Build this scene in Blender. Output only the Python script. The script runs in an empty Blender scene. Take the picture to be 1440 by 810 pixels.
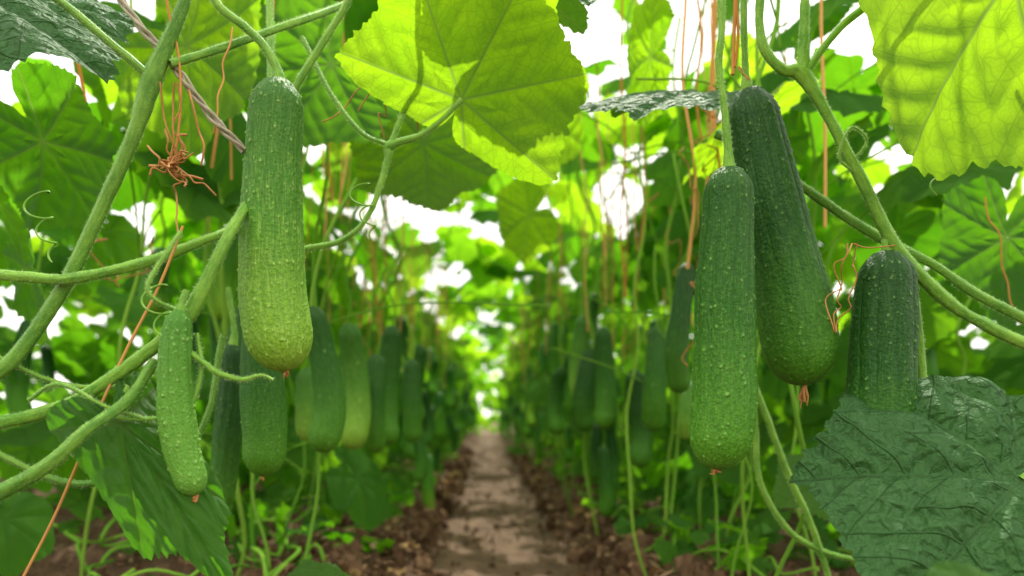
import bpy, math, numpy as np
from mathutils import Vector
R = np.random.RandomState(7)
sc = bpy.context.scene
sc.view_settings.view_transform = 'Standard'
sc.view_settings.look = 'None'
sc.view_settings.exposure = 0
EYE = 0.35

# ---------------------------------------------------------------- mesh helpers
class Acc:
    def __init__(s): s.v=[]; s.f=[]; s.n=0; s.a={}
    def add(s, v, f, **at):
        v=np.asarray(v,dtype=np.float64).reshape(-1,3); f=np.asarray(f,dtype=np.int64).reshape(-1,4)
        s.v.append(v); s.f.append(f+s.n); s.n+=len(v)
        for k,x in at.items(): s.a.setdefault(k,[]).append(np.asarray(x,dtype=np.float64).reshape(-1,3))
def build(name, acc, mat, parent=None, smooth=True):
    v=np.concatenate(acc.v); f=np.concatenate(acc.f)
    me=bpy.data.meshes.new(name)
    me.vertices.add(len(v)); me.vertices.foreach_set('co', v.astype(np.float32).ravel())
    me.loops.add(f.size); me.loops.foreach_set('vertex_index', f.astype(np.int32).ravel())
    me.polygons.add(len(f)); me.polygons.foreach_set('loop_start', np.arange(0,f.size,4,dtype=np.int32))
    me.polygons.foreach_set('use_smooth', np.full(len(f),smooth))
    for k,x in acc.a.items():
        x=np.concatenate(x)
        at=me.attributes.new(k,'FLOAT_VECTOR','POINT'); at.data.foreach_set('vector', x.astype(np.float32).ravel())
    me.update(calc_edges=True); me.validate()
    me.materials.append(mat)
    o=bpy.data.objects.new(name,me); sc.collection.objects.link(o)
    if parent: o.parent=parent
    return o
def unit(a): 
    a=np.asarray(a,dtype=float); return a/ (np.linalg.norm(a,axis=-1,keepdims=True)+1e-12)
def catmull(P, n):
    P=np.asarray(P,dtype=float); Q=np.vstack([2*P[0]-P[1],P,2*P[-1]-P[-2]]); out=[]
    m=len(P)-1
    for i in range(m):
        t=np.linspace(0,1,n,endpoint=(i==m-1))[:,None]
        p0,p1,p2,p3=Q[i],Q[i+1],Q[i+2],Q[i+3]
        out.append(.5*((2*p1)+(-p0+p2)*t+(2*p0-5*p1+4*p2-p3)*t*t+(-p0+3*p1-3*p2+p3)*t**3))
    return np.vstack(out)
def frames(C):
    T=unit(np.gradient(C,axis=0)); N=np.zeros_like(T)
    a=np.array([0,-1,0.]) if abs(T[0][1])<.9 else np.array([1.,0,0])
    n=unit(a-T[0]*a.dot(T[0])); N[0]=n
    for i in range(1,len(T)):
        n=unit(n-T[i]*n.dot(T[i])); N[i]=n
    return T,N,np.cross(T,N)
def grid_faces(nr,nc,wrap):
    i=np.arange(nr-1)[:,None]; j=np.arange(nc if wrap else nc-1)[None,:]; j2=(j+1)%nc
    return np.stack([i*nc+j,i*nc+j2,(i+1)*nc+j2,(i+1)*nc+j],-1).reshape(-1,4)
def tube(acc, P, r, seg=8, n=6, flute=0., wob=0., hairs=None, nodes=0):
    """P control points (m), r radius or list per control point"""
    C=catmull(P,n); r=np.asarray(r,dtype=float)
    if r.ndim==0: rr=np.full(len(C),float(r))
    else: rr=np.interp(np.linspace(0,len(P)-1,len(C)),np.arange(len(r)),r)
    if wob>0:
        L=len(C); C=C+np.stack([np.convolve(R.randn(L+8),np.ones(9)/9,'valid')[:L] for _ in range(3)],1)*wob
        rr=rr*(1+.12*np.convolve(R.randn(L+4),np.ones(5)/5,'valid')[:L])
    if nodes:
        L=len(C)
        for k in range(nodes):
            c=R.randint(2,L-2); rr=rr*(1+.45*np.exp(-((np.arange(L)-c)/1.3)**2))
    T,N,B=frames(C)
    th=np.linspace(0,2*np.pi,seg,endpoint=False)
    fl=1+flute*np.cos(5*th)
    V=C[:,None,:]+rr[:,None,None]*fl[None,:,None]*(np.cos(th)[None,:,None]*N[:,None,:]+np.sin(th)[None,:,None]*B[:,None,:])
    s=np.concatenate([[0],np.cumsum(np.linalg.norm(np.diff(C,axis=0),axis=1))])
    at=np.stack([np.broadcast_to(np.cos(th)[None],(len(C),seg)),np.broadcast_to(np.sin(th)[None],(len(C),seg)),np.broadcast_to(s[:,None],(len(C),seg))],-1)
    acc.add(V.reshape(-1,3),grid_faces(len(C),seg,True),cc=at)
    if hairs is not None:
        L=s[-1]; k=int(L*11000)
        q=R.rand(k)*L; idx=np.clip(np.searchsorted(s,q),1,len(C)-1); f=((q-s[idx-1])/(s[idx]-s[idx-1]+1e-9))[:,None]
        c=C[idx-1]*(1-f)+C[idx]*f; a=R.rand(k)*2*np.pi
        d=np.cos(a)[:,None]*N[idx]+np.sin(a)[:,None]*B[idx]; d2=unit(d+.35*R.randn(k,3)); rad=rr[idx][:,None]
        base=c+d*rad*.95; ln=(.0006+.0016*R.rand(k))[:,None]; side=unit(np.cross(d2,R.randn(k,3)))*.00011
        V=np.stack([base-side,base+side,base+d2*ln+side*.2,base+d2*ln-side*.2],1).reshape(-1,3)
        hairs.add(V,np.arange(4*k).reshape(-1,4))
    return C

# ---------------------------------------------------------------- material helpers
class NT:
    def __init__(s,name):
        s.m=bpy.data.materials.new(name); s.m.use_nodes=True; s.t=s.m.node_tree; s.t.nodes.clear()
        s.out=s.t.nodes.new('ShaderNodeOutputMaterial')
    def n(s,typ,ins=None,**kw):
        nd=s.t.nodes.new(typ)
        for k,v in kw.items(): setattr(nd,k,v)
        for k,v in (ins or {}).items():
            if hasattr(v,'is_output'): s.t.links.new(v,nd.inputs[k])
            else: nd.inputs[k].default_value=v
        return nd
    def math(s,op,a,b=0.,c=None,clamp=False):
        i={0:a,1:b}
        if c is not None: i[2]=c
        return s.n('ShaderNodeMath',i,operation=op,use_clamp=clamp).outputs[0]
    def mr(s,v,a,b,c,d):
        return s.n('ShaderNodeMapRange',{0:v,1:a,2:b,3:c,4:d},clamp=True).outputs[0]
    def mix(s,f,a,b,bt='MIX'):
        nd=s.t.nodes.new('ShaderNodeMix'); nd.data_type='RGBA'; nd.blend_type=bt
        for k,v in ((0,f),(6,a),(7,b)):
            if hasattr(v,'is_output'): s.t.links.new(v,nd.inputs[k])
            else: nd.inputs[k].default_value=v if k==0 else (*v,1)
        return nd.outputs[2]
    def noise(s,vec,scale,detail=3,rough=.55):
        i={'Scale':scale,'Detail':detail,'Roughness':rough}
        if vec is not None: i['Vector']=vec
        return s.n('ShaderNodeTexNoise',i).outputs[0]
    def attr(s,name): return s.n('ShaderNodeAttribute',attribute_name=name).outputs['Vector']
    def sep(s,v): return s.n('ShaderNodeSeparateXYZ',{0:v}).outputs
    def finish(s,sh): s.t.links.new(sh,s.out.inputs[0]); return s.m

def leaf_mat(name, dark, mid, tr1, tr2, trans=.5, bump=.35, under=(.06,.16,.03), rough=.6, lod=0, spec=.18, rug=.0012, vcol=(.10,.22,.05)):
    """lod 0: full venation and bump, 1: main and side veins, 2: main veins only"""
    g=NT(name)
    v=g.sep(g.attr('vein')); uv=g.attr('leafuv'); seed=g.sep(uv)[2]
    s_,d_,r_=v[0],v[1],v[2]
    w=g.math('MULTIPLY_ADD',r_,-.011,.017)
    main=g.mr(d_,0.,w,1.,0.)
    if lod==2:
        nl=.5; vein=main; big=main; colv=main
        m=g.math('MULTIPLY_ADD',seed,.8,g.math('MULTIPLY_ADD',r_,.25,-.05),clamp=True)
    else:
        nl=g.noise(uv,2.3,2)
        ph=g.math('MULTIPLY_ADD',g.math('MULTIPLY_ADD',d_,-.8,g.math('MULTIPLY_ADD',nl,.12,s_)),5.5,.15)
        tri=g.math('ABSOLUTE',g.math('MULTIPLY_ADD',g.math('FRACT',ph),2.,-1.))
        sec=g.mr(tri,.92,1.,0.,.7)
        big=g.math('MAXIMUM',main,sec); vein=big; colv=big
        m=g.math('ADD',g.math('MULTIPLY',nl,.9),g.math('MULTIPLY_ADD',seed,.8,-.4),clamp=True)
    if lod==0:
        wn=g.n('ShaderNodeTexNoise',{'Vector':uv,'Scale':16.,'Detail':1.}).outputs['Color']
        wv=g.n('ShaderNodeVectorMath',{0:wn,1:(.05,.05,0.),2:uv},operation='MULTIPLY_ADD').outputs[0]
        vo=g.n('ShaderNodeTexVoronoi',{'Vector':wv,'Scale':13.},feature='DISTANCE_TO_EDGE').outputs[0]
        ter=g.mr(vo,0.,.09,.5,0.)
        vo2=g.n('ShaderNodeTexVoronoi',{'Vector':wv,'Scale':46.},feature='DISTANCE_TO_EDGE').outputs[0]
        ter2=g.mr(vo2,0.,.14,.26,0.)
        vein=g.math('MAXIMUM',big,g.math('MAXIMUM',ter,ter2))
        colv=g.math('MAXIMUM',big,g.math('MULTIPLY',ter,.35))
    col=g.mix(m,dark,mid)
    col=g.mix(g.math('MULTIPLY',colv,.55),col,vcol)
    if lod==0:
        sp=g.mr(g.noise(uv,26,2),.70,.76,0.,.5)
        col=g.mix(sp,col,(.30,.32,.06))
    back=g.n('ShaderNodeNewGeometry').outputs['Backfacing']
    col=g.mix(back,col,under)
    tcol=g.mix(m,tr1,tr2)
    tcol=g.mix(g.math('MULTIPLY',vein,.6),tcol,(.06,.17,.008))
    if lod:
        p=g.n('ShaderNodeBsdfDiffuse',{'Color':col})
        t=g.n('ShaderNodeBsdfTranslucent',{'Color':tcol})
    else:
        tcol=g.mix(g.math('MULTIPLY',main,.6),tcol,(.30,.42,.08))
        cell=g.n('ShaderNodeMapRange',{0:vo,1:0.,2:.38,3:0.,4:1.},clamp=True,interpolation_type='SMOOTHSTEP').outputs[0]
        h=g.math('ADD',g.math('ADD',cell,g.math('MULTIPLY',big,-.6)),g.math('ADD',g.mr(vo2,0.,.3,0.,.16),g.math('MULTIPLY',g.noise(uv,75,1),.12)))
        bp=g.n('ShaderNodeBump',{'Strength':bump,'Distance':rug,'Height':h}).outputs[0]
        p=g.n('ShaderNodeBsdfPrincipled',{'Base Color':col,'Roughness':rough,'Normal':bp,'Specular IOR Level':spec})
        t=g.n('ShaderNodeBsdfTranslucent',{'Color':tcol})
    mx=g.n('ShaderNodeMixShader',{0:trans,1:p.outputs[0],2:t.outputs[0]})
    return g.finish(mx.outputs[0])

GA=((.020,.09,.008),(.048,.17,.014),(.11,.38,.006),(.27,.60,.012))
GB=((.03,.12,.010),(.065,.20,.02),(.19,.51,.006),(.46,.77,.015))
M_leaf=leaf_mat('leaf_green',*GA,.58)
M_leafB=leaf_mat('leaf_bright',(.03,.12,.010),(.065,.20,.02),(.24,.56,.006),(.56,.85,.015),.70,bump=.3)
M_leafD=leaf_mat('leaf_dark_rugose',(.008,.068,.008),(.020,.120,.013),(.08,.25,.01),(.15,.38,.015),.2,bump=.8,rough=.60,spec=.17,rug=.0050,under=(.05,.14,.04),vcol=(.07,.23,.04))
M_leafM=leaf_mat('leaf_row',*GA,.58,lod=1)
M_leafMB=leaf_mat('leaf_row_bright',*GB,.66,lod=1)
M_leafS=leaf_mat('leaf_mass',*GA,.58,lod=2)
M_leafSB=leaf_mat('leaf_mass_bright',*GB,.64,lod=2)

def stem_mat(name,c1,c2,rough=.55,simple=False):
    g=NT(name)
    if simple:
        return g.finish(g.n('ShaderNodeBsdfDiffuse',{'Color':g.mix(g.n('ShaderNodeNewGeometry').outputs['Random Per Island'],c1,c2)}).outputs[0])
    cc=g.attr('cc')
    mp=g.n('ShaderNodeMapping',{0:cc,3:(1.,1.,60.)}).outputs[0]
    n1=g.noise(mp,2.5,3); co=g.n('ShaderNodeTexCoord').outputs['Object']; n2=g.noise(co,30,2)
    col=g.mix(g.mr(g.math('ADD',n1,n2),.75,1.3,0.,1.),c1,c2)
    bp=g.n('ShaderNodeBump',{'Strength':.4,'Distance':.0006,'Height':g.noise(co,900,1)}).outputs[0]
    p=g.n('ShaderNodeBsdfPrincipled',{'Base Color':col,'Roughness':rough,'Normal':bp,'Specular IOR Level':.28})
    return g.finish(p.outputs[0])
M_stem=stem_mat('vine_green',(.085,.25,.018),(.24,.46,.05))
M_stemd=stem_mat('vine_green_deep',(.065,.20,.016),(.18,.37,.04))
M_stemS=stem_mat('vine_green_far',(.08,.23,.02),(.22,.41,.05),simple=True)
M_dry=stem_mat('dry_tendril',(.30,.12,.03),(.58,.30,.10),.8)
M_grey=stem_mat('dry_twine',(.20,.18,.11),(.50,.46,.34),.85)
M_str=stem_mat('orange_string',(.45,.18,.04),(.72,.40,.15),simple=True)
def hair_mat():
    g=NT('plant_hair')
    p=g.n('ShaderNodeBsdfDiffuse',{'Color':(.50,.66,.34,1)})
    t=g.n('ShaderNodeBsdfTranslucent',{'Color':(.6,.8,.35,1)})
    return g.finish(g.n('ShaderNodeMixShader',{0:.5,1:p.outputs[0],2:t.outputs[0]}).outputs[0])
M_hair=hair_mat()

def cuke_mat(name, top, mid, tip, streak=(.30,.46,.15), gl=.4, sk=.5, simple=False):
    g=NT(name); cc=g.attr('cc')
    t=g.sep(cc)[2]
    if simple:
        tt=g.math('ADD',t,g.math('MULTIPLY_ADD',g.n('ShaderNodeNewGeometry').outputs['Random Per Island'],.5,-.25))
        c=g.mix(g.mr(tt,.02,.55,0.,1.),top,mid)
        c=g.mix(g.mr(tt,.5,.98,0.,1.),c,tip)
        return g.finish(g.n('ShaderNodeBsdfPrincipled',{'Base Color':c,'Roughness':gl+.1,'Specular IOR Level':.25}).outputs[0])
    w=g.sep(g.attr('wart'))
    mp=g.n('ShaderNodeMapping',{0:cc,3:(1.,1.,1.3)}).outputs[0]
    st=g.noise(mp,5.,4,.65)
    tt=g.math('ADD',t,g.math('MULTIPLY_ADD',st,.35,-.17))
    c=g.mix(g.mr(tt,.02,.55,0.,1.),top,mid)
    c=g.mix(g.mr(tt,.5,.98,0.,1.),c,tip)
    mp2=g.n('ShaderNodeMapping',{0:cc,3:(1.,1.,9.)}).outputs[0]
    mot=g.noise(mp2,9.,3,.6)
    fine=g.mr(g.noise(mp,17.,3,.6),.48,.66,0.,1.)
    amt=g.math('MULTIPLY',fine,g.mr(t,.15,.95,.18,sk))
    c=g.mix(amt,c,streak)
    c=g.mix(g.mr(mot,.35,.75,.5,0.),c,tuple(x*.45 for x in mid))
    rib=g.mr(w[1],0.,.6,.6,0.); c=g.mix(rib,c,tuple(x*.5 for x in mid))
    c=g.mix(g.math('MULTIPLY',w[0],.6),c,tuple(min(1.,x*1.3+.08) for x in streak))
    co=g.n('ShaderNodeTexCoord').outputs['Object']
    h=g.math('ADD',g.math('MULTIPLY',g.noise(co,350,2),.8),g.math('MULTIPLY',mot,1.5))
    bp=g.n('ShaderNodeBump',{'Strength':.65,'Distance':.0013,'Height':h}).outputs[0]
    rg=g.mr(mot,.3,.8,gl-.04,gl+.16)
    p=g.n('ShaderNodeBsdfPrincipled',{'Base Color':c,'Roughness':rg,'Normal':bp,'Specular IOR Level':.24})
    return g.finish(p.outputs[0])
CA=((.026,.130,.011),(.080,.27,.015),(.28,.53,.038),(.42,.64,.13),.48,.6)
CB=((.013,.078,.006),(.028,.145,.007),(.10,.32,.015),(.19,.42,.05),.47,.45)
CC=((.008,.058,.006),(.015,.094,.007),(.075,.26,.012),(.14,.35,.035),.47,.38)
M_cA=cuke_mat('cucumber_skin_light',*CA); M_cB=cuke_mat('cucumber_skin_mid',*CB); M_cC=cuke_mat('cucumber_skin_dark',*CC)
M_sA=cuke_mat('cucumber_skin_far_light',*CA,simple=True); M_sB=cuke_mat('cucumber_skin_far_mid',*CB,simple=True); M_sC=cuke_mat('cucumber_skin_far_dark',*CC,simple=True)
M_cE=cuke_mat('cucumber_skin_young',(.08,.27,.03),(.12,.35,.03),(.15,.40,.04),(.28,.50,.10),.48,.5)

# ---------------------------------------------------------------- cucumber
def cuke(acc, axis, rad, seg=150, n=60, warts=150, ridge=.0006, seed=0, neck=.55):
    rs=np.random.RandomState(seed)
    C=catmull(axis,n); m=len(C)
    s=np.concatenate([[0],np.cumsum(np.linalg.norm(np.diff(C,axis=0),axis=1))]); L=s[-1]
    u=np.linspace(0,1,m); q=(1-np.cos(np.pi*u))/2; q=.45*u+.55*q
    C=np.stack([np.interp(q*L,s,C[:,k]) for k in range(3)],1)
    r=np.interp(q,np.linspace(0,1,len(rad)),rad)
    k=max(3,m//12); pad=np.pad(r,(k,k),'edge'); r=np.convolve(pad,np.ones(2*k+1)/(2*k+1),'valid')
    R0=max(rad)
    zt=np.clip(q*L/(R0*.9),0,1); e1=neck*.55+(1-neck*.55)*np.sin(zt*np.pi/2)**.8; e1=e1*np.clip(q*L/(R0*.12),0,1)**.5
    zb=np.clip((1-q)*L/(R0*1.15),0,1); e2=np.sqrt(np.clip(1-(1-zb)**2.1,0,1))
    T,N,B=frames(C)
    th=np.linspace(0,2*np.pi,seg,endpoint=False)
    rr=(r*e1*e2)[:,None]*np.ones(seg)[None,:]
    fade=(np.clip(np.sin(np.pi*np.clip(q,0,1)),0,1)**.5)[:,None]
    tha=th[None,:]+.10*np.sin(q*5+seed)[:,None]+.05*np.sin(3*th+seed)[None,:]
    body=np.abs(np.sin(tha*5))
    amp=np.clip(1.5-1.15*q[:,None],.25,1.5)
    rr=rr+ridge*fade*(body**.6-.7)*amp
    rr=rr*(1+.022*np.sin(2*th+seed)[None,:]*fade+.014*np.sin(q*15+seed)[:,None]+.007*np.sin(q*31+seed*2)[:,None]*np.cos(th+seed)[None,:])
    wm=np.zeros_like(rr)
    if warts:
        S=q*L
        for _ in range(warts):
            a=rs.rand()*2*np.pi if rs.rand()<.35 else rs.randint(10)*(2*np.pi/10)+np.pi/10+rs.randn()*.13
            z=rs.rand()**1.05*L*.985
            da=(th-a+np.pi)%(2*np.pi)-np.pi
            big=rs.rand()<.30; sz=(.0009+.0004*rs.rand()) if big else (.0006+.0002*rs.rand())
            i0,i1=np.searchsorted(S,[z-.005,z+.005])
            dd=((da[None,:]*R0)**2+(S[i0:i1,None]-z)**2)/sz**2
            gsn=np.exp(-dd); rr[i0:i1]+=gsn*((.0006+.0006*rs.rand()) if big else (.0003+.0003*rs.rand())); wm[i0:i1]=np.maximum(wm[i0:i1],np.exp(-dd*2.5)*(1 if big else .7))
    V=C[:,None,:]+rr[:,:,None]*(np.cos(th)[None,:,None]*N[:,None,:]+np.sin(th)[None,:,None]*B[:,None,:])
    sh=seed*3.7%5
    cc=np.stack([np.broadcast_to(np.cos(th)[None]+sh,(m,seg)),np.broadcast_to(np.sin(th)[None]+sh,(m,seg)),np.broadcast_to(q[:,None],(m,seg))],-1)
    rb=1-(1-np.clip(body*1.4,0,1))*np.clip(1.1-q[:,None],0.1,1)*fade
    acc.add(V.reshape(-1,3),grid_faces(m,seg,True),cc=cc.reshape(-1,3),wart=np.stack([wm,rb,wm],-1).reshape(-1,3))

def mm(*pts): return np.array(pts,dtype=float)/1000.

def dried_flower(acc,p,k=5,L=.012):
    for i in range(k):
        a=i*2*np.pi/k+R.rand(); d=np.array([math.cos(a)*.3,math.sin(a)*.3,-1])
        P=[p,p+d*L*.4,p+d*L*.75+R.randn(3)*.0012,p+d*L+R.randn(3)*.002]
        tube(acc,P,[.0014,.0011,.0009,.0003],6,4,wob=.0002)

def hero_cuke(axis,rad,mat,seed,stem=None,flower=.0,seg=220,warts=460,ridge=.0010,name='cucumber',neck=.55,stem_r=.0024,n=76):
    top=bpy.data.objects.new(name,None); sc.collection.objects.link(top)
    a=Acc(); cuke(a,mm(*axis),rad,seg=seg,n=n,seed=seed,warts=warts,ridge=ridge,neck=neck); build('fruit',a,mat,top)
    if stem is not None:
        a=Acc(); h=Acc(); S=mm(*stem); rr=[stem_r*1.9]+[stem_r*1.1]+[stem_r]*(len(S)-2)
        tube(a,S,rr,12,10,flute=.10,wob=.0002,hairs=h); build('fruit_stalk',a,M_stem,top); build('stalk_hairs',h,M_hair,top)
    a=Acc(); p=mm(axis[-1])[0]
    if flower>0: dried_flower(a,p+np.array([0,0,.001]),5,flower)
    else: dried_flower(a,p+np.array([0,0,.0012]),4,.0042)
    build('dried_blossom',a,M_dry,top)
    return top

hero_cuke([(-146,500,590),(-149,500,556),(-151,500,510),(-151,500,460),(-149,500,425),(-141,500,384)],[.0175,.0195,.0205,.0228,.0240,.0225],M_cA,1,
    [(-146,500,586),(-148,500,597),(-157,500,613),(-170,500,626),(-188,500,640),(-200,502,662)],stem_r=.0028)
hero_cuke([(170,500,528),(169,500,490),(167,500,440),(167,500,395),(166,500,352),(160,500,315)],[.0165,.018,.020,.0215,.0225,.0210],M_cB,2,
    [(170,500,524),(169,500,545),(166,500,575),(163,500,600),(165,500,630),(163,503,690)],stem_r=.0024,ridge=.0014)
hero_cuke([(197,540,602),(204,540,570),(215,540,520),(225,540,475),(234,540,430),(241,540,376)],[.0175,.020,.022,.0245,.0275,.0255],M_cC,3,
    [(197,540,598),(196,540,615),(195,540,640),(195,540,670),(196,542,700)],flower=.014,stem_r=.0024,ridge=.0013)
hero_cuke([(292,520,474),(291,520,440),(289,520,400),(287,520,360),(284,520,325),(280,520,292)],[.018,.0205,.022,.0225,.022,.020],M_cC,4,
    [(292,520,471),(291,520,478),(294,521,483),(300,522,478)],ridge=.0013)
hero_cuke([(-194,450,420),(-197,450,395),(-197,450,360),(-193,450,330),(-184,450,302)],[.0075,.0098,.0112,.0112,.0095],M_cE,5,
    [(-194,450,417),(-193,450,424),(-191,452,432)],seg=110,warts=260,ridge=.0009,stem_r=.002)
hero_cuke([(-205,650,446),(-206,650,410),(-205,650,370),(-203,650,335),(-205,650,298)],[.015,.0185,.020,.020,.018],M_cB,6,
    [(-205,650,443),(-204,650,460),(-210,655,490),(-220,660,540)],seg=90,warts=100,n=40)
hero_cuke([(-250,700,425),(-252,700,380),(-256,700,330),(-262,700,262)],[.009,.013,.014,.011],M_cC,7,
    [(-250,700,422),(-249,700,440),(-255,700,480)],seg=80,warts=100,n=40)

# ---------------------------------------------------------------- hanging cucumbers of both rows
accs=[Acc(),Acc(),Acc()]; near_c=[Acc(),Acc(),Acc()]; st=Acc()
def hang(x,y,z,L,r,k,hi,seed):
    b=(R.rand(2)-.5)*.05
    ax=[(x,y,z),(x+b[0]*.6,y+b[1],z-L*.35),(x+b[0],y+b[1],z-L*.7),(x+b[0]*.5,y,z-L)]
    f=.8+.25*R.rand()
    cuke((near_c if hi else accs)[k],ax,[r*.72,r*(.8+.2*R.rand()),r*f,r*.98],seg=64 if hi else 14,n=24 if hi else 6,warts=70 if hi else 0,ridge=.0011,seed=seed,neck=.5)
    tube(st,[(x,y,z-.002),(x+.004,y,z+.03),(x+.01*R.randn(),y,z+.08),(x+.03*R.randn(),y+.02,z+.15)],.0024,6,4)
spec=[(-.198,.80,.478,.165,.019,1),(-.215,1.10,.50,.195,.023,0),(-.185,1.20,.46,.165,.021,1),(-.170,1.28,.52,.215,.022,1),(-.24,.95,.42,.10,.02,0),
 (-.15,1.42,.47,.165,.020,1),(-.17,1.8,.54,.20,.024,1),(.285,1.38,.447,.19,.025,2),(.31,1.3,.52,.19,.022,1),(.235,1.45,.54,.21,.023,1),
 (.262,.93,.555,.17,.015,2),(.25,1.7,.52,.20,.025,2),(.20,1.9,.49,.18,.022,1),(.33,1.15,.41,.09,.015,0),(-.30,.9,.50,.17,.02,1)]
for i,(x,y,z,L,r,k) in enumerate(spec): hang(x,y,z,L,r,k,True,i+20)
i=0
for y in np.arange(1.7,13,.12):
    for sgn in (-1,1):
        for rep in range(2 if y<7 else 1):
            off=abs(R.randn())*.16 if rep else R.rand()*.10
            x=sgn*(.180+off)+(0.035 if sgn>0 else 0); yy=y+R.rand()*.12
            if R.rand()<.15: continue
            i+=1
            hang(x,yy,.52+.11*R.randn(),.13+.10*R.rand(),.015+.011*R.rand(),[1,0,1,1,2][R.randint(5)],yy<2.2,i)
for sgn in (-1,1):
    for _ in range(70):
        y=1.2+R.rand()*5; x=sgn*(.45+R.rand()*.8)
        if R.rand()<.8: hang(x,y,.40+R.rand()*.3,.10+.1*R.rand(),.016+.008*R.rand(),R.randint(3),False,R.randint(99))
for a,m in zip(accs,(M_sA,M_sB,M_sC)): build('hanging_cucumbers',a,m)
for a,m in zip(near_c,(M_cA,M_cB,M_cC)):
    build('hanging_cucumbers',a,m)
build('cucumber_stalks',st,M_stemS)

# ---------------------------------------------------------------- leaf template
KEY=np.radians([0,25,50,75,100,124,148,180]); VA=np.radians([0,50,100,148])
def leaf_template(sub,nr,seed,rug=1.,serr=.028,ripple=.10,cup=.12,fold=0.,base=1.):
    rs=np.random.RandomState(seed)
    th=np.concatenate([np.linspace(KEY[i],KEY[i+1],sub,endpoint=False) for i in range(7)]+[[KEY[7]]])
    th=np.concatenate([-th[::-1],th[1:]]); at=np.abs(th)
    kp=np.radians([0,8,24,42,52,62,76,92,104,116,134,152,168,176,180]); kr=np.array([1,.95,.80,.86,.93,.86,.76,.79,.84,.78,.71,.68,.52,.28,.12])
    kr=kr*(1+rs.randn(15)*.02); kr=kr*np.where(np.degrees(kp)>110,1-(1-base)*np.clip((np.degrees(kp)-100)/40,0,1),1)
    kl=kr*(1+rs.randn(15)*.03); kl[0]=kr[0]
    fine=np.where(th>=0,np.interp(at,kp,kr),np.interp(at,kp,kl))
    k=max(1,sub//4); fine=np.convolve(np.pad(fine,(k,k),'edge'),np.ones(2*k+1)/(2*k+1),'valid')
    saw=((th*34/np.pi*1.0+.3*np.sin(th*7))%1); teeth=np.minimum(saw/.6,(1-saw)/.4)
    out=fine*(1+ (serr*(teeth-.3) if sub>5 else 0)+rs.randn(len(th))*(.012 if sub>3 else .02))
    rr=np.linspace(0,1,nr+1)**.85; rr[0]=.004
    r=rr[:,None]*out[None,:]
    if sub>5: r=rr[:,None]*(fine[None,:]*(1-rr[:,None]**6)+out[None,:]*rr[:,None]**6)
    u=r*np.cos(th)[None]; v=r*np.sin(th)[None]
    vi=np.argmin(np.abs(at[:,None]-VA[None,:]),1); dth=at-VA[vi]
    s=r*np.cos(dth)[None]; d=r*np.abs(np.sin(dth))[None]
    ph=(s-.8*d)*5.5+.15+.25*0; fr=ph%1.
    tri=np.abs(fr*2-1)
    quilt=(1-tri**2)*np.clip(d/.06,0,1)
    z=rug*.020*quilt*np.clip(r/.2,0,1)+rug*.03*np.clip(d/.10,0,1)**.7*np.clip(r/.2,0,1)
    p=rs.rand(6)*6.28
    z+=ripple*r**2*(.55*np.sin(3*th+p[0])+.45*np.sin(5*th+p[1])+.25*np.sin(11*th+p[2])*r)
    z+=-cup*r**2-.10*np.maximum(0,u)**2.5+fold*np.abs(v)
    z+=rug*.004*(np.sin(u*31+p[3])*np.sin(v*29+p[4]))
    verts=np.stack([u,v,z],-1).reshape(-1,3)
    vein=np.stack([s,d,r],-1).reshape(-1,3)
    f=grid_faces(nr+1,len(th),False)
    return verts,f,vein
def place(acc,tpl,P,T,N,S,ws=1.,seed=0.):
    v,f,ve=tpl; T=unit(T); N=np.asarray(N,float); N=unit(N-T*N.dot(T)); B=np.cross(N,T)
    V=np.asarray(P)+S*(v[:,:1]*T+ws*v[:,1:2]*B+v[:,2:]*N)
    uv=np.stack([v[:,0]+seed*13,v[:,1]+seed*7,np.full(len(v),seed)],-1)
    acc.add(V,f,vein=ve,leafuv=uv)
def hero_leaf(P,T,N,S,mat,parent,seed,ws=1.,name='leaf',tone=None,**kw):
    a=Acc(); place(a,leaf_template(18,60,seed,**kw),np.array(P)/1000.,T,N,S,ws,seed*.137%1 if tone is None else tone); return build(name,a,mat,parent)

def empty(n):
    o=bpy.data.objects.new(n,None); sc.collection.objects.link(o); return o
PL=empty('cucumber_plant'); PR=empty('cucumber_plant'); PC=empty('cucumber_plant')

hero_leaf((-21,580,611),(.48,-.25,.84),(-.1,.9,.40),.118,M_leafB,PC,11,ripple=.12,base=.45,tone=.55,rug=.7)
hero_leaf((370,500,665),(-.55,-.05,-.80),(-.15,.92,.05),.175,M_leafB,PR,12,ripple=.08,tone=.8,rug=.8)
hero_leaf((338,450,312),(-.78,-.36,-.55),(-.25,-.85,.62),.142,M_leafD,PR,13,rug=1.5,ripple=.12,cup=.1,tone=.3,base=.8)
hero_leaf((200,255,262),(-.75,.1,.35),(-.1,-.5,.8),.055,M_leaf,PR,14,tone=.2)
hero_leaf((-372,500,655),(1,-.1,-.50),(.15,-.66,.76),.125,M_leafD,PL,15,ripple=.15,tone=.3)
hero_leaf((-232,450,348),(.60,-.12,-.78),(.45,-.85,.30),.130,M_leaf,PL,16,ws=.32,fold=-.10,ripple=.05,cup=.05,base=.15,tone=.0)
hero_leaf((205,670,655),(-1,.05,.04),(.03,-.44,.90),.125,M_leafD,PC,17,ripple=.08,tone=.9,base=.3)
hero_leaf((20,640,745),(.7,-.45,-.3),(.5,-.3,.8),.09,M_leafD,PC,18,tone=.9)
hero_leaf((-80,900,700),(.1,-.3,-1),(0,.9,-.25),.115,M_leafB,PC,19,tone=.6)
hero_leaf((404,800,285),(-1,-.1,-.2),(0,-.5,.85),.085,M_leaf,PR,20)
hero_leaf((600,820,560),(-.2,-.1,-1),(0,.9,.3),.11,M_leaf,PR,21,tone=.3)
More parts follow.
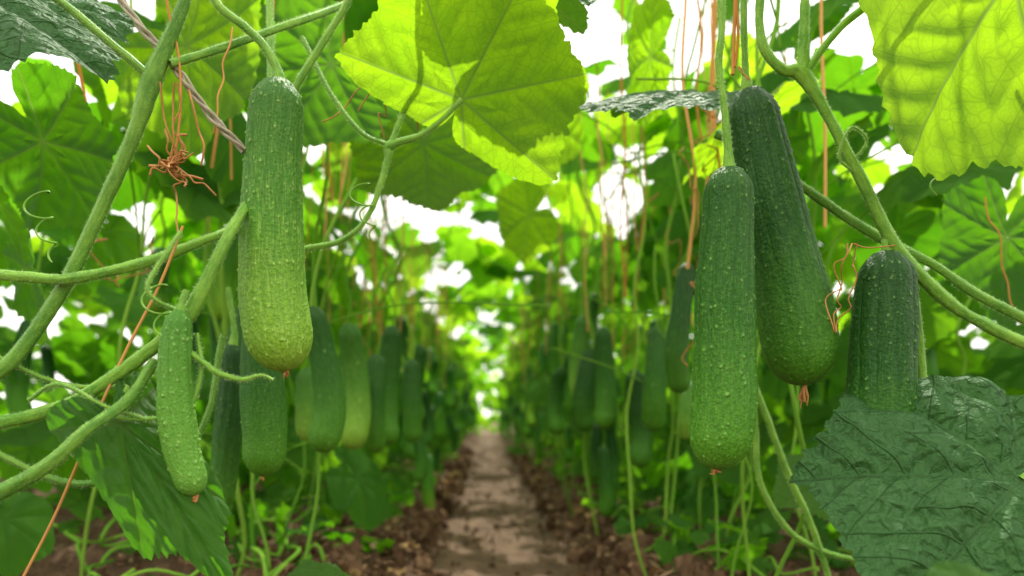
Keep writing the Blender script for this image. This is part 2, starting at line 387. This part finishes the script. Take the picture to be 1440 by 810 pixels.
hero_leaf((-400,640,600),(.5,.3,-.8),(-.1,.5,.8),.09,M_leaf,PL,22,tone=.2)
hero_leaf((-330,780,760),(.7,-.2,-.6),(-.1,.8,.4),.13,M_leafB,PL,23,tone=.5)
hero_leaf((-180,820,760),(-.4,-.2,-.9),(.1,.8,.4),.12,M_leaf,PL,24,tone=.7)
hero_leaf((-520,800,520),(.5,-.2,-.7),(.3,.6,.6),.10,M_leaf,PL,25,tone=.3)
hero_leaf((330,900,720),(-.5,-.4,-.2),(.1,.5,.9),.11,M_leafB,PR,29,tone=.7)
hero_leaf((-150,700,190),(-.5,-.3,.2),(.1,-.3,.9),.05,M_leaf,PL,30,tone=.4)
hero_leaf((-420,640,180),(.5,-.2,.1),(.1,-.3,.9),.08,M_leaf,PL,31,tone=.4)
hero_leaf((70,1050,800),(.5,-.5,-.5),(.1,.7,.6),.12,M_leafB,PC,32,tone=.3)
hero_leaf((230,1000,860),(-.5,-.4,-.5),(-.1,.7,.6),.10,M_leafB,PC,33,tone=.3)
hero_leaf((90,1500,780),(-.6,-.3,-.5),(0,.7,.5),.11,M_leafB,PC,35,tone=.6)

# foreground vines ---------------------------------------------------
def vine(parent,pts,r,mat=None,seg=14,n=12,fl=.12,hair=True,name='vine',wob=.0005,nodes=0):
    a=Acc(); h=Acc() if hair else None
    tube(a,mm(*pts),np.asarray(r)*.9,seg,n,flute=fl,wob=wob,hairs=h,nodes=nodes); build(name,a,mat or M_stem,parent)
    if hair: build('vine_hairs',h,M_hair,parent)
vine(PL,[(-190,480,700),(-204,480,633),(-226,480,580),(-238,480,542),(-266,480,480),(-286,478,436),(-310,470,393),(-338,460,364),(-380,450,320),(-420,450,250),(-440,470,150),(-445,500,60)],[.004,.004,.0066,.005,.0048,.0048,.005,.005,.005,.005,.005,.006],M_stemd)
vine(PL,[(-400,460,450),(-336,470,447),(-303,470,444),(-275,470,443),(-228,470,453),(-190,472,468),(-170,490,484),(-150,540,520)],[.0035,.0035,.0036,.0036,.0036,.0034,.003,.003])
vine(PL,[(-190,620,780),(-180,590,680),(-170,560,600),(-168,535,550),(-164,505,512),(-166,475,485),(-172,462,462),(-193,460,419),(-223,460,391),(-260,460,366),(-287,458,354),(-320,450,345),(-380,440,330)],[.0035,.0035,.0035,.0036,.004,.0042,.004,.0055,.0045,.0044,.0044,.0044,.005])
vine(PL,[(-330,420,280),(-296,420,302),(-262,420,321),(-241,425,342),(-225,445,362),(-214,458,388)],[.0048,.0048,.0046,.004,.0034,.003],M_stemd)
vine(PL,[(-250,450,357),(-223,450,350),(-191,450,356),(-182,452,380),(-186,456,405)],.0016)
vine(PL,[(-188,452,392),(-180,450,386),(-168,448,379),(-152,446,375),(-142,446,378),(-134,446,375)],[.0022,.002,.0022,.0016,.0012,.0008],name='tendril')
vine(PL,[(-290,450,362),(-270,448,372),(-240,448,358),(-215,450,350)],.0013,name='tendril')
vine(PL,[(-330,470,395),(-300,480,378),(-270,490,372),(-240,500,380),(-225,510,400)],.0016,name='tendril')
vine(PL,[(-400,560,330),(-330,560,300),(-280,560,310),(-230,570,340),(-215,580,420)],.0028,M_stemd)
vine(PL,[(-226,480,580),(-250,475,600),(-290,470,632),(-330,470,650),(-372,500,655)],.0028,M_stemd)
vine(PL,[(-214,480,590),(-190,500,610),(-150,540,650),(-120,600,700)],.003)
vine(PL,[(-195,455,418),(-210,440,430),(-200,450,460),(-196,455,470)],.0014,name='tendril')
vine(PL,[(-232,452,348),(-236,456,360),(-232,460,372)],.0018,name='petiole')
vine(PC,[(-175,585,480),(-154,580,488),(-119,580,496),(-96,580,518),(-81,580,562),(-79,580,573),(-55,580,582),(-35,580,596),(-21,580,611)],[.0025,.0026,.0022,.0022,.0026,.0042,.0022,.0020,.0024])
vine(PC,[(-79,580,573),(-67,580,605),(-52,585,640),(-49,590,700),(-40,600,780)],.0022)
vine(PC,[(-79,580,573),(-104,580,585),(-130,585,620),(-155,595,670)],.0018)
vine(PC,[(-95,550,720),(-105,550,680),(-127,550,642),(-149,550,605),(-165,555,560),(-178,570,480),(-190,600,400)],.0030)
vine(PR,[(200,525,760),(200,520,672),(199,520,641),(203,520,620),(216,520,606),(231,520,602),(250,520,571),(273,520,527),(300,520,475),(335,520,438),(372,520,415),(420,520,392),(480,520,350)],[.003,.0032,.0032,.0036,.004,.0058,.0042,.0042,.0048,.0044,.0044,.0044,.005])
vine(PR,[(236,530,780),(233,522,672),(232,520,640),(231,520,603)],[.003,.0034,.0036,.0048])
vine(PR,[(180,560,575),(206,552,560),(228,550,541),(261,550,518),(294,545,493),(338,540,468),(371,535,443),(430,530,410)],.0036,M_stemd)
vine(PR,[(316,535,468),(323,540,450),(327,540,420),(332,540,372),(340,540,320),(345,545,200),(350,560,60)],.0034)
vine(PR,[(245,700,450),(255,700,406),(276,700,350),(297,700,294),(322,700,238),(345,705,160),(350,710,70)],.0034)
vine(PR,[(262,700,380),(264,700,343),(269,700,287),(297,700,241),(332,700,220),(371,700,210),(450,700,190)],.0030)
vine(PR,[(231,520,602),(262,515,640),(310,505,665),(370,500,665)],.0030)
vine(PR,[(420,520,392),(405,480,370),(375,455,335),(338,450,312)],.0028)
vine(PR,[(380,530,620),(400,520,560),(430,520,500),(480,520,460)],.0014,M_stem,name='tendril')
vine(PR,[(273,520,527),(255,515,540),(262,512,560),(275,515,552),(268,518,540)],.0008,M_stem,name='tendril')
# curled green tendrils
for (cx,cy,cz,par) in ((-.300,.47,.500,PL),(-.105,.575,.540,PC),(.315,.52,.560,PR),(-.215,.455,.435,PL)):
    t=np.linspace(0,1,34); rad=.010*(1-t*.75); an=t*17
    P=np.stack([cx+rad*np.cos(an)+.014*t,cy+rad*np.sin(an)*.5,cz-.045*t+rad*np.sin(an)*.6],1)
    a=Acc(); tube(a,P,[.0009]+[.0007]*32+[.0004],7,3); build('tendril',a,M_stem,par)
# dry twine, strings & tendrils
a=Acc()
c=catmull(mm((-270,485,665),(-238,485,620),(-213,485,590),(-189,485,558),(-166,488,534)),14)
for k in range(3):
    w=np.linspace(0,18,len(c))+k*2.1
    P=c+np.stack([np.cos(w)*.7,np.sin(w),np.cos(w)*.7],1)*.0019
    tube(a,P,.0012,8,2,wob=.0008)
build('dry_twine',a,M_grey)
a=Acc()
def squig(p,q,k=6,amp=.004,r=.0007):
    t=np.linspace(0,1,k)[:,None]; P=np.array(p)*(1-t)+np.array(q)*t; P[1:-1]+=R.randn(k-2,3)*amp; tube(a,P,r,6,6)
c0=np.array([-.209,.470,.518])
for i in range(18):
    d=unit(R.randn(3)*[1,.5,.8]); squig(c0+R.randn(3)*.002,c0+d*(.010+.016*R.rand()),5,.002,.0005+.0005*R.rand())
for i in range(3): squig(c0+R.randn(3)*.002,c0+np.array([.006*R.randn(),0,.055]),7,.0015,.0006)
squig(c0,c0+np.array([.005,0,-.045]),7,.003,.0006); squig(c0,c0+np.array([.03,.0,-.02]),7,.003,.0006)
squig(c0+[.012,0,.05],c0+np.array([.020,.0,.0]),5,.002,.0007)
for i in range(3): squig((.258+.003*R.randn(),.505,.475),(.249+.004*R.randn(),.505,.412),8,.0035,.0005)
squig((.26,.505,.475),(.30,.52,.478),5,.002,.0005)
for i in range(8): squig((-.085,.62,.66),(-.085+.03*R.randn(),.62,.62+.02*R.randn()),6,.004,.0006)
for i in range(2): squig((.187,.528,.612),(.189+.004*R.randn(),.524,.600),5,.001,.0005)
for i in range(36):
    x=R.choice([-1,1])*R.uniform(.2,.5); y=R.uniform(.75,2.2); z=R.uniform(.5,.95); squig((x,y,z),(x+.02*R.randn(),y,z-R.uniform(.04,.12)),8,.008,.0009)
build('dry_tendrils',a,M_dry)
a=Acc()
def string(p,q,r=.0009,sag=.002):
    t=np.linspace(0,1,7)[:,None]; P=np.array(p)*(1-t)+np.array(q)*t+R.randn(7,3)*sag; tube(a,P,r,6,4)
string((-.195,.46,.475),(-.300,.46,.245),.0009,.0008)
string((.184,.53,.76),(.184,.53,.606),.0013,.0008); string((.188,.53,.76),(.186,.53,.612),.0010,.0008)
string((-.210,.476,.75),(-.209,.476,.52),.0008); string((-.238,.30,.60),(-.230,.31,.40),.0015)
string((.56,.8,.60),(.60,.8,.46),.0008)
string((-.178,.49,.62),(-.19,.49,.55),.0006)
for y in np.concatenate([np.arange(.75,2.5,.11),np.arange(2.5,10,.16)]):
    for sgn in (-1,1):
        for rep in range(2):
            x=sgn*(.20+abs(R.randn())*.16); yy=y+R.rand()*.1; z0=.50+R.rand()*.22
            string((x+.02*R.randn(),yy,1.05+R.rand()*.25),(x,yy,z0),.0010+.0011*R.rand(),.003)
build('trellis_string',a,M_str)

# ---------------------------------------------------------------- row stems
a=Acc()
for y in np.concatenate([np.arange(.85,3,.14),np.arange(3,12,.17)]):
    for sgn in (-1,1):
        for rep in range(2):
            x=sgn*(.27+abs(R.randn())*.2); yy=y+R.rand()*.12; n=11
            z=np.linspace(.03,1.15,n); P=np.stack([x+np.cumsum(R.randn(n))*.022,yy+np.cumsum(R.randn(n))*.022,z],1)
            P[:,0]=sgn*np.maximum(np.abs(P[:,0]),.18)
            tube(a,P,.0018+.0016*R.rand(),7,5,wob=.002)
            for k in range(3):
                j=R.randint(2,n-1); d=np.array([R.randn()*.12,R.randn()*.1,.02+.12*R.rand()])
                tube(a,[P[j],P[j]+d*.4+[0,0,.02],P[j]+d],.0014,6,5)
for _ in range(34):
    x=R.uniform(-1.2,1.2); y0=R.uniform(.7,6); n=9
    P=np.stack([x+np.cumsum(R.randn(n))*.05,y0+np.linspace(0,1.6,n),.85+R.rand()*.3+np.cumsum(R.randn(n))*.025],1)
    tube(a,P,.0028,6,5)
build('trellised_vines',a,M_stemS)
a=Acc()
def gh(x,y):
    x=np.asarray(x,float); y=np.asarray(y,float); d=np.abs(x-.04)
    t=np.clip((d-.15)/.14,0,1); t=t*t*(3-2*t)
    base=.080*t+.012*np.sin(x*7+1)*t+.014*np.clip(d/.15,0,1)**2
    n=.006*np.sin(x*31+y*17)+.006*np.sin(x*23-y*29+1.3)+.004*np.sin(x*67+y*41)+.003*np.sin(y*83-x*59+2)
    return base+n*(.05+t)+.010*np.sin(y*2.3+x*3)*t
for _ in range(130):
    sgn=R.choice([-1,1]); n=7; x0=.04+sgn*R.uniform(.30,.7); y0=R.uniform(.9,5); d=R.randn(2)*.05
    P=np.stack([x0+np.cumsum(R.randn(n)*.03+d[0]*.5),y0+np.cumsum(R.randn(n)*.03+d[1]),np.zeros(n)],1)
    P[:,0]=.04+sgn*np.maximum(np.abs(P[:,0]-.04),.25)
    P[:,2]=gh(P[:,0],P[:,1])+.01+R.rand(n)*.05
    tube(a,P,.0020+.0014*R.rand(),7,5,wob=.001)
build('creeping_runners',a,M_stemS)

# ---------------------------------------------------------------- leaf masses
mid=[leaf_template(5,10,40+k,ripple=.14+.03*k,cup=.15+.05*k) for k in range(4)]
low=[leaf_template(2,3,50+k,ripple=.16+.03*k,cup=.15+.06*k,rug=.8) for k in range(5)]
CAN=Acc(); CANB=Acc(); SID=Acc(); CANn=Acc(); CANBn=Acc(); SIDn=Acc(); PET=Acc()
def put(acc,accn,P,T,N,S,near):
    tp=mid[R.randint(4)] if near else low[R.randint(5)]
    place(accn if near else acc,tp,P,T,N,S,.9+.2*R.rand(),R.rand())
def canopy(nn,y0,y1,xw,gap=.5):
    for _ in range(nn):
        yy=R.uniform(y0,y1); x=R.uniform(-xw,xw)
        arch=.14*(1-min(1,(x/.7)**2)) if abs(x)<.7 else 0
        z=.86+arch+.30*R.rand()+.03*yy*.3
        if math.sin(x*5.1+1.7)*math.sin(yy*3.7+x*2)+.5*math.sin(x*11+yy*9)>gap and yy<7: continue
        a=R.rand()*2*np.pi; T=np.array([math.cos(a),math.sin(a),-.35+.3*R.randn()])
        N=np.array([0,.1,1])+R.randn(3)*.38
        S=R.uniform(.075,.145); P=np.array([x,yy,z])
        if R.rand()<.5: put(CAN,CANn,P,T,N,S,yy<2.4)
        else: put(CANB,CANBn,P,T,N,S,yy<2.4)
        if yy<4.5: 
            q=P+np.array([R.randn()*.06,R.randn()*.06,-.06-.10*R.rand()]); tube(PET,[P,P*.6+q*.4+[0,0,-.015],q],[.0016,.002,.0024],5,4)
canopy(215,1.05,2.6,1.5,.45); canopy(620,2.6,6,2.2,.65); canopy(1000,6,14,3.0)
def row(xc,w,y0,y1,z0,z1,nn,side,pz=1.):
    for _ in range(nn):
        yy=R.uniform(y0,y1); x=xc+R.randn()*w; z=z0+(z1-z0)*R.rand()**pz
        if abs(x)<.19: continue
        if yy<1.3 and abs(x)<.16+.12*yy: continue
        N=np.array([-side*.5,-.15,.75])+R.randn(3)*.4; T=np.array([-side*.4+R.randn()*.6,R.randn()*.6,-.7+.3*R.randn()])
        put(SID,SIDn,np.array([x,yy,z]),T,N,R.uniform(.05,.115),yy<2.2)
for sgn in (-1,1):
    row(sgn*.50,.10,.9,3,.66,1.0,80,sgn); row(sgn*.42,.10,3,12,.62,1.05,330,sgn)
    row(sgn*.60,.12,1.2,8,.10,.5,230,sgn)
    row(sgn*.95,.16,.9,4,.15,.95,250,sgn); row(sgn*.95,.16,4,12,.2,1.1,330,sgn)
    row(sgn*1.6,.22,1.2,5,.1,.85,250,sgn); row(sgn*1.6,.22,5,13,.1,1.0,280,sgn)
    row(sgn*2.5,.25,1.8,13,.1,.9,300,sgn); row(sgn*3.6,.3,2.5,14,.05,.9,260,sgn)
    row(sgn*.27,.05,5,14,.50,1.0,190,sgn)
for _ in range(360):
    P=np.array([R.uniform(-1.6,1.6),R.uniform(13.8,16),R.uniform(.05,1.3)])
    put(CANB if R.rand()<.7 else SID,CANn,P,R.randn(3)*[1,.4,1]+[0,0,-.5],R.randn(3)*.4+[0,.5,.7],R.uniform(.08,.15),False)
for nm,A,m in (('leaf_canopy',CAN,M_leafS),('leaf_canopy',CANB,M_leafSB),('leaf_canopy',CANn,M_leafM),('leaf_canopy',CANBn,M_leafMB),('cucumber_foliage_rows',SID,M_leafS),('cucumber_foliage_rows',SIDn,M_leafM),('leaf_petioles',PET,M_stemS)): build(nm,A,m)
W=Acc()
for _ in range(560):
    sgn=R.choice([-1,1]); x=.04+sgn*(.27+abs(R.randn())*.25); yy=R.uniform(1.0,7) if R.rand()<.6 else R.uniform(1.0,2.5)
    T=np.array([R.randn(),R.randn(),.5]); N=np.array([0,-.3,1])+R.randn(3)*.5
    place(W,mid[R.randint(4)] if yy<2.4 else low[R.randint(5)],np.array([x,yy,float(gh(x,yy))+.015+.08*R.rand()**2]),T,N,R.uniform(.015,.06),.7,R.rand())
build('ground_weeds',W,M_leafM)

# ---------------------------------------------------------------- ground
def soil(name,c1,c2,c3,sc1,bd):
    g=NT(name); co=g.n('ShaderNodeTexCoord').outputs['Object']
    n1=g.noise(co,sc1,5,.65); n2=g.noise(co,2.2,2); n3=g.noise(co,90,3,.7)
    c=g.mix(g.mr(n1,.35,.65,0.,1.),c1,c2); c=g.mix(g.mr(n2,.4,.7,0.,.6),c,c3); c=g.mix(g.mr(n3,.60,.75,0.,.6),c,tuple(min(1,x*1.9) for x in c2)); c=g.mix(g.mr(n3,.28,.42,.6,0.),c,tuple(x*.6 for x in c1))
    h=g.math('ADD',g.math('MULTIPLY',n1,1.),g.math('MULTIPLY',n3,.35))
    bp=g.n('ShaderNodeBump',{'Strength':.9,'Distance':bd,'Height':h}).outputs[0]
    return g.finish(g.n('ShaderNodeBsdfPrincipled',{'Base Color':c,'Roughness':.85,'Normal':bp,'Specular IOR Level':.2}).outputs[0])
M_soil=soil('bed_soil',(.060,.033,.017),(.155,.090,.050),(.10,.060,.034),16,.02)
M_path=soil('trodden_soil',(.080,.048,.028),(.185,.115,.070),(.135,.082,.050),14,.018)
xs=np.unique(np.concatenate([np.arange(-1.2,1.2,.014),-np.geomspace(1.2,400,50),np.geomspace(1.2,400,50)]))
ys=np.unique(np.concatenate([-np.geomspace(1,400,20),np.arange(-1,1,.1),np.arange(1,5,.014),np.arange(5,15,.06),np.geomspace(15,600,40)]))
X,Y=np.meshgrid(xs,ys)
def vnoise(X,Y,s,seed):
    q=np.random.RandomState(seed).rand(256,256); a=X*s+900.3; b=Y*s+900.7; i=np.floor(a).astype(int); j=np.floor(b).astype(int); fa=a-i; fb=b-j
    fa=fa*fa*(3-2*fa); fb=fb*fb*(3-2*fb); g=lambda u,v:q[u%256,v%256]
    return (g(i,j)*(1-fa)+g(i+1,j)*fa)*(1-fb)+(g(i,j+1)*(1-fa)+g(i+1,j+1)*fa)*fb
bt=np.clip((np.abs(X-.04)-.16)/.10,0,1)
fadeN=np.clip(1-(np.abs(X)-1)/2,0,1)*np.clip((16-Y)/4,0,1)
Z=gh(X,Y)*np.clip(1-(np.abs(X)-4)/10,0,1)-.010*(1-bt)*(np.abs(X)<1)+fadeN*bt*(.040*(vnoise(X,Y,12,1)-.5)+.036*(vnoise(X,Y,31,2)-.5)+.018*(vnoise(X,Y,68,4)-.5))
a=Acc(); a.add(np.stack([X,Y,Z],-1).reshape(-1,3),grid_faces(len(ys),len(xs),False)); build('ground',a,M_soil)
px=np.linspace(-.21,.29,64); py=np.unique(np.concatenate([np.arange(-1,5,.012),np.arange(5,9,.05),np.arange(9,60,.3)])); X,Y=np.meshgrid(px,py)
e=np.clip((np.abs(X-.04)/.25),0,1); wav=.03*(vnoise(X*0,Y,3,8)-.5)*2
X2=X+wav; c_=X*.8+Y*.6; s_=-X*.6+Y*.8
Z=gh(X2,Y)+.012+.014*(vnoise(c_,s_,11,5)-.5)+.011*(vnoise(s_,c_,27,6)-.5)+.006*(vnoise(X2,Y,60,9)-.5)-.065*e**4
a=Acc(); a.add(np.stack([X2,Y,Z],-1).reshape(-1,3),grid_faces(len(py),len(px),False)); build('dirt_path',a,M_path)

def chip_mat(name,c1,c2):
    g=NT(name); c=g.mix(g.n('ShaderNodeNewGeometry').outputs['Random Per Island'],c1,c2)
    return g.finish(g.n('ShaderNodeBsdfDiffuse',{'Color':c}).outputs[0])
a=Acc(); nu,nv=7,8
ph=np.linspace(0.05,np.pi-.05,nu); tt=np.linspace(0,2*np.pi,nv,endpoint=False)
sph=np.stack([np.sin(ph)[:,None]*np.cos(tt),np.sin(ph)[:,None]*np.sin(tt),np.cos(ph)[:,None]*np.ones(nv)],-1).reshape(-1,3); sf=grid_faces(nu,nv,True)
for j in range(4200):
    sgn=R.choice([-1,1]); onp=j%4==0; d=R.rand()*.19 if onp else .16+abs(R.randn())*.22
    x=.04+sgn*d; y=1.05+R.rand()**1.6*6; s=(.002+.005*R.rand()**2) if onp else .003+.016*R.rand()**2.4
    v=sph*(1+.25*R.randn(len(sph),1))*s*(1+.4*R.randn(3)); v=v+[x,y,float(gh(x,y))+s*.6+(.010 if onp else 0)]; a.add(v,sf)
build('soil_clods',a,chip_mat('clod_soil',(.06,.034,.019),(.18,.108,.064)),smooth=False)
a=Acc()
for _ in range(2800):
    sgn=R.choice([-1,1]); d=.17+abs(R.randn())*.20; x=.04+sgn*d; y=1.05+R.rand()**1.5*5; L=.008+.035*R.rand()**2
    an=R.rand()*np.pi; dv=np.array([math.cos(an),math.sin(an),.3*R.randn()]); p=np.array([x,y,float(gh(x,y))+.018+.012*R.rand()])
    sd=np.array([-math.sin(an),math.cos(an),.3*R.randn()])*(.0012+.004*R.rand()**2); m=R.randn(3)*.002
    V=np.array([p-dv*L/2-sd,p-dv*L/2+sd,p+m-sd,p+m+sd,p+dv*L/2-sd*.6,p+dv*L/2+sd*.6]); a.add(V,[[0,1,3,2],[2,3,5,4]])
build('dry_mulch',a,chip_mat('mulch',(.12,.068,.037),(.38,.25,.15)),smooth=False)
a=Acc()
for _ in range(110):
    sgn=R.choice([-1,1]); x=.04+sgn*(.19+abs(R.randn())*.22); y=1.05+R.rand()*4
    v,f,ve=mid[R.randint(4)]; an=R.rand()*6.28; T=np.array([math.cos(an),math.sin(an),.1*R.randn()]); N=np.array([.3*R.randn(),.3*R.randn(),1]); N=unit(N-unit(T)*N.dot(unit(T))); T=unit(T); B=np.cross(N,T); S=R.uniform(.02,.045)
    vz=v[:,2:]*2.2+.5*np.abs(v[:,1:2])**1.5
    a.add(np.array([x,y,float(gh(x,y))+.02])+S*(v[:,:1]*T+.6*v[:,1:2]*B+vz*N),f)
build('fallen_dry_leaves',a,chip_mat('dry_leaf',(.16,.085,.035),(.38,.27,.12)))

# ---------------------------------------------------------------- light, world, camera
EL,AZ=math.radians(56),math.radians(10)   # sun ahead of the viewer, slightly right
w=bpy.data.worlds.new('World'); sc.world=w; w.use_nodes=True; t=w.node_tree; t.nodes.clear()
sky=t.nodes.new('ShaderNodeTexSky'); sky.sky_type='NISHITA'; sky.sun_disc=False; sky.sun_elevation=EL; sky.sun_rotation=AZ
sky.air_density=1.; sky.dust_density=3.
tc=t.nodes.new('ShaderNodeTexCoord'); nz=t.nodes.new('ShaderNodeTexNoise'); nz.inputs['Scale'].default_value=2.2; nz.inputs['Detail'].default_value=3
mr=t.nodes.new('ShaderNodeMapRange'); mr.inputs[1].default_value=.35; mr.inputs[2].default_value=.6; mr.inputs[3].default_value=.7; mr.inputs[4].default_value=1.
mx=t.nodes.new('ShaderNodeMix'); mx.data_type='RGBA'; mx.inputs[7].default_value=(15.5,14.9,13.6,1)
bg=t.nodes.new('ShaderNodeBackground'); bg.inputs[1].default_value=.15; out=t.nodes.new('ShaderNodeOutputWorld')
t.links.new(tc.outputs['Generated'],nz.inputs['Vector']); t.links.new(nz.outputs[0],mr.inputs[0]); t.links.new(mr.outputs[0],mx.inputs[0])
t.links.new(sky.outputs[0],mx.inputs[6]); t.links.new(mx.outputs[2],bg.inputs[0]); t.links.new(bg.outputs[0],out.inputs[0])
sd=bpy.data.lights.new('sun','SUN'); sd.energy=5; sd.angle=math.radians(.6); sd.color=(1,.95,.84)
so=bpy.data.objects.new('sun',sd); sc.collection.objects.link(so)
dirv=Vector((math.sin(AZ)*math.cos(EL),math.cos(AZ)*math.cos(EL),math.sin(EL)))
so.rotation_euler=dirv.to_track_quat('Z','Y').to_euler()
cd=bpy.data.cameras.new('camera'); cd.lens=25; cd.sensor_width=36; cd.shift_x=.0243; cd.shift_y=.1285; cd.clip_start=.01; cd.clip_end=2000
cd.dof.use_dof=True; cd.dof.focus_distance=.50; cd.dof.aperture_fstop=4.8
co=bpy.data.objects.new('camera',cd); sc.collection.objects.link(co); co.location=(0,0,EYE); co.rotation_euler=(math.radians(90),0,0)
sc.camera=co
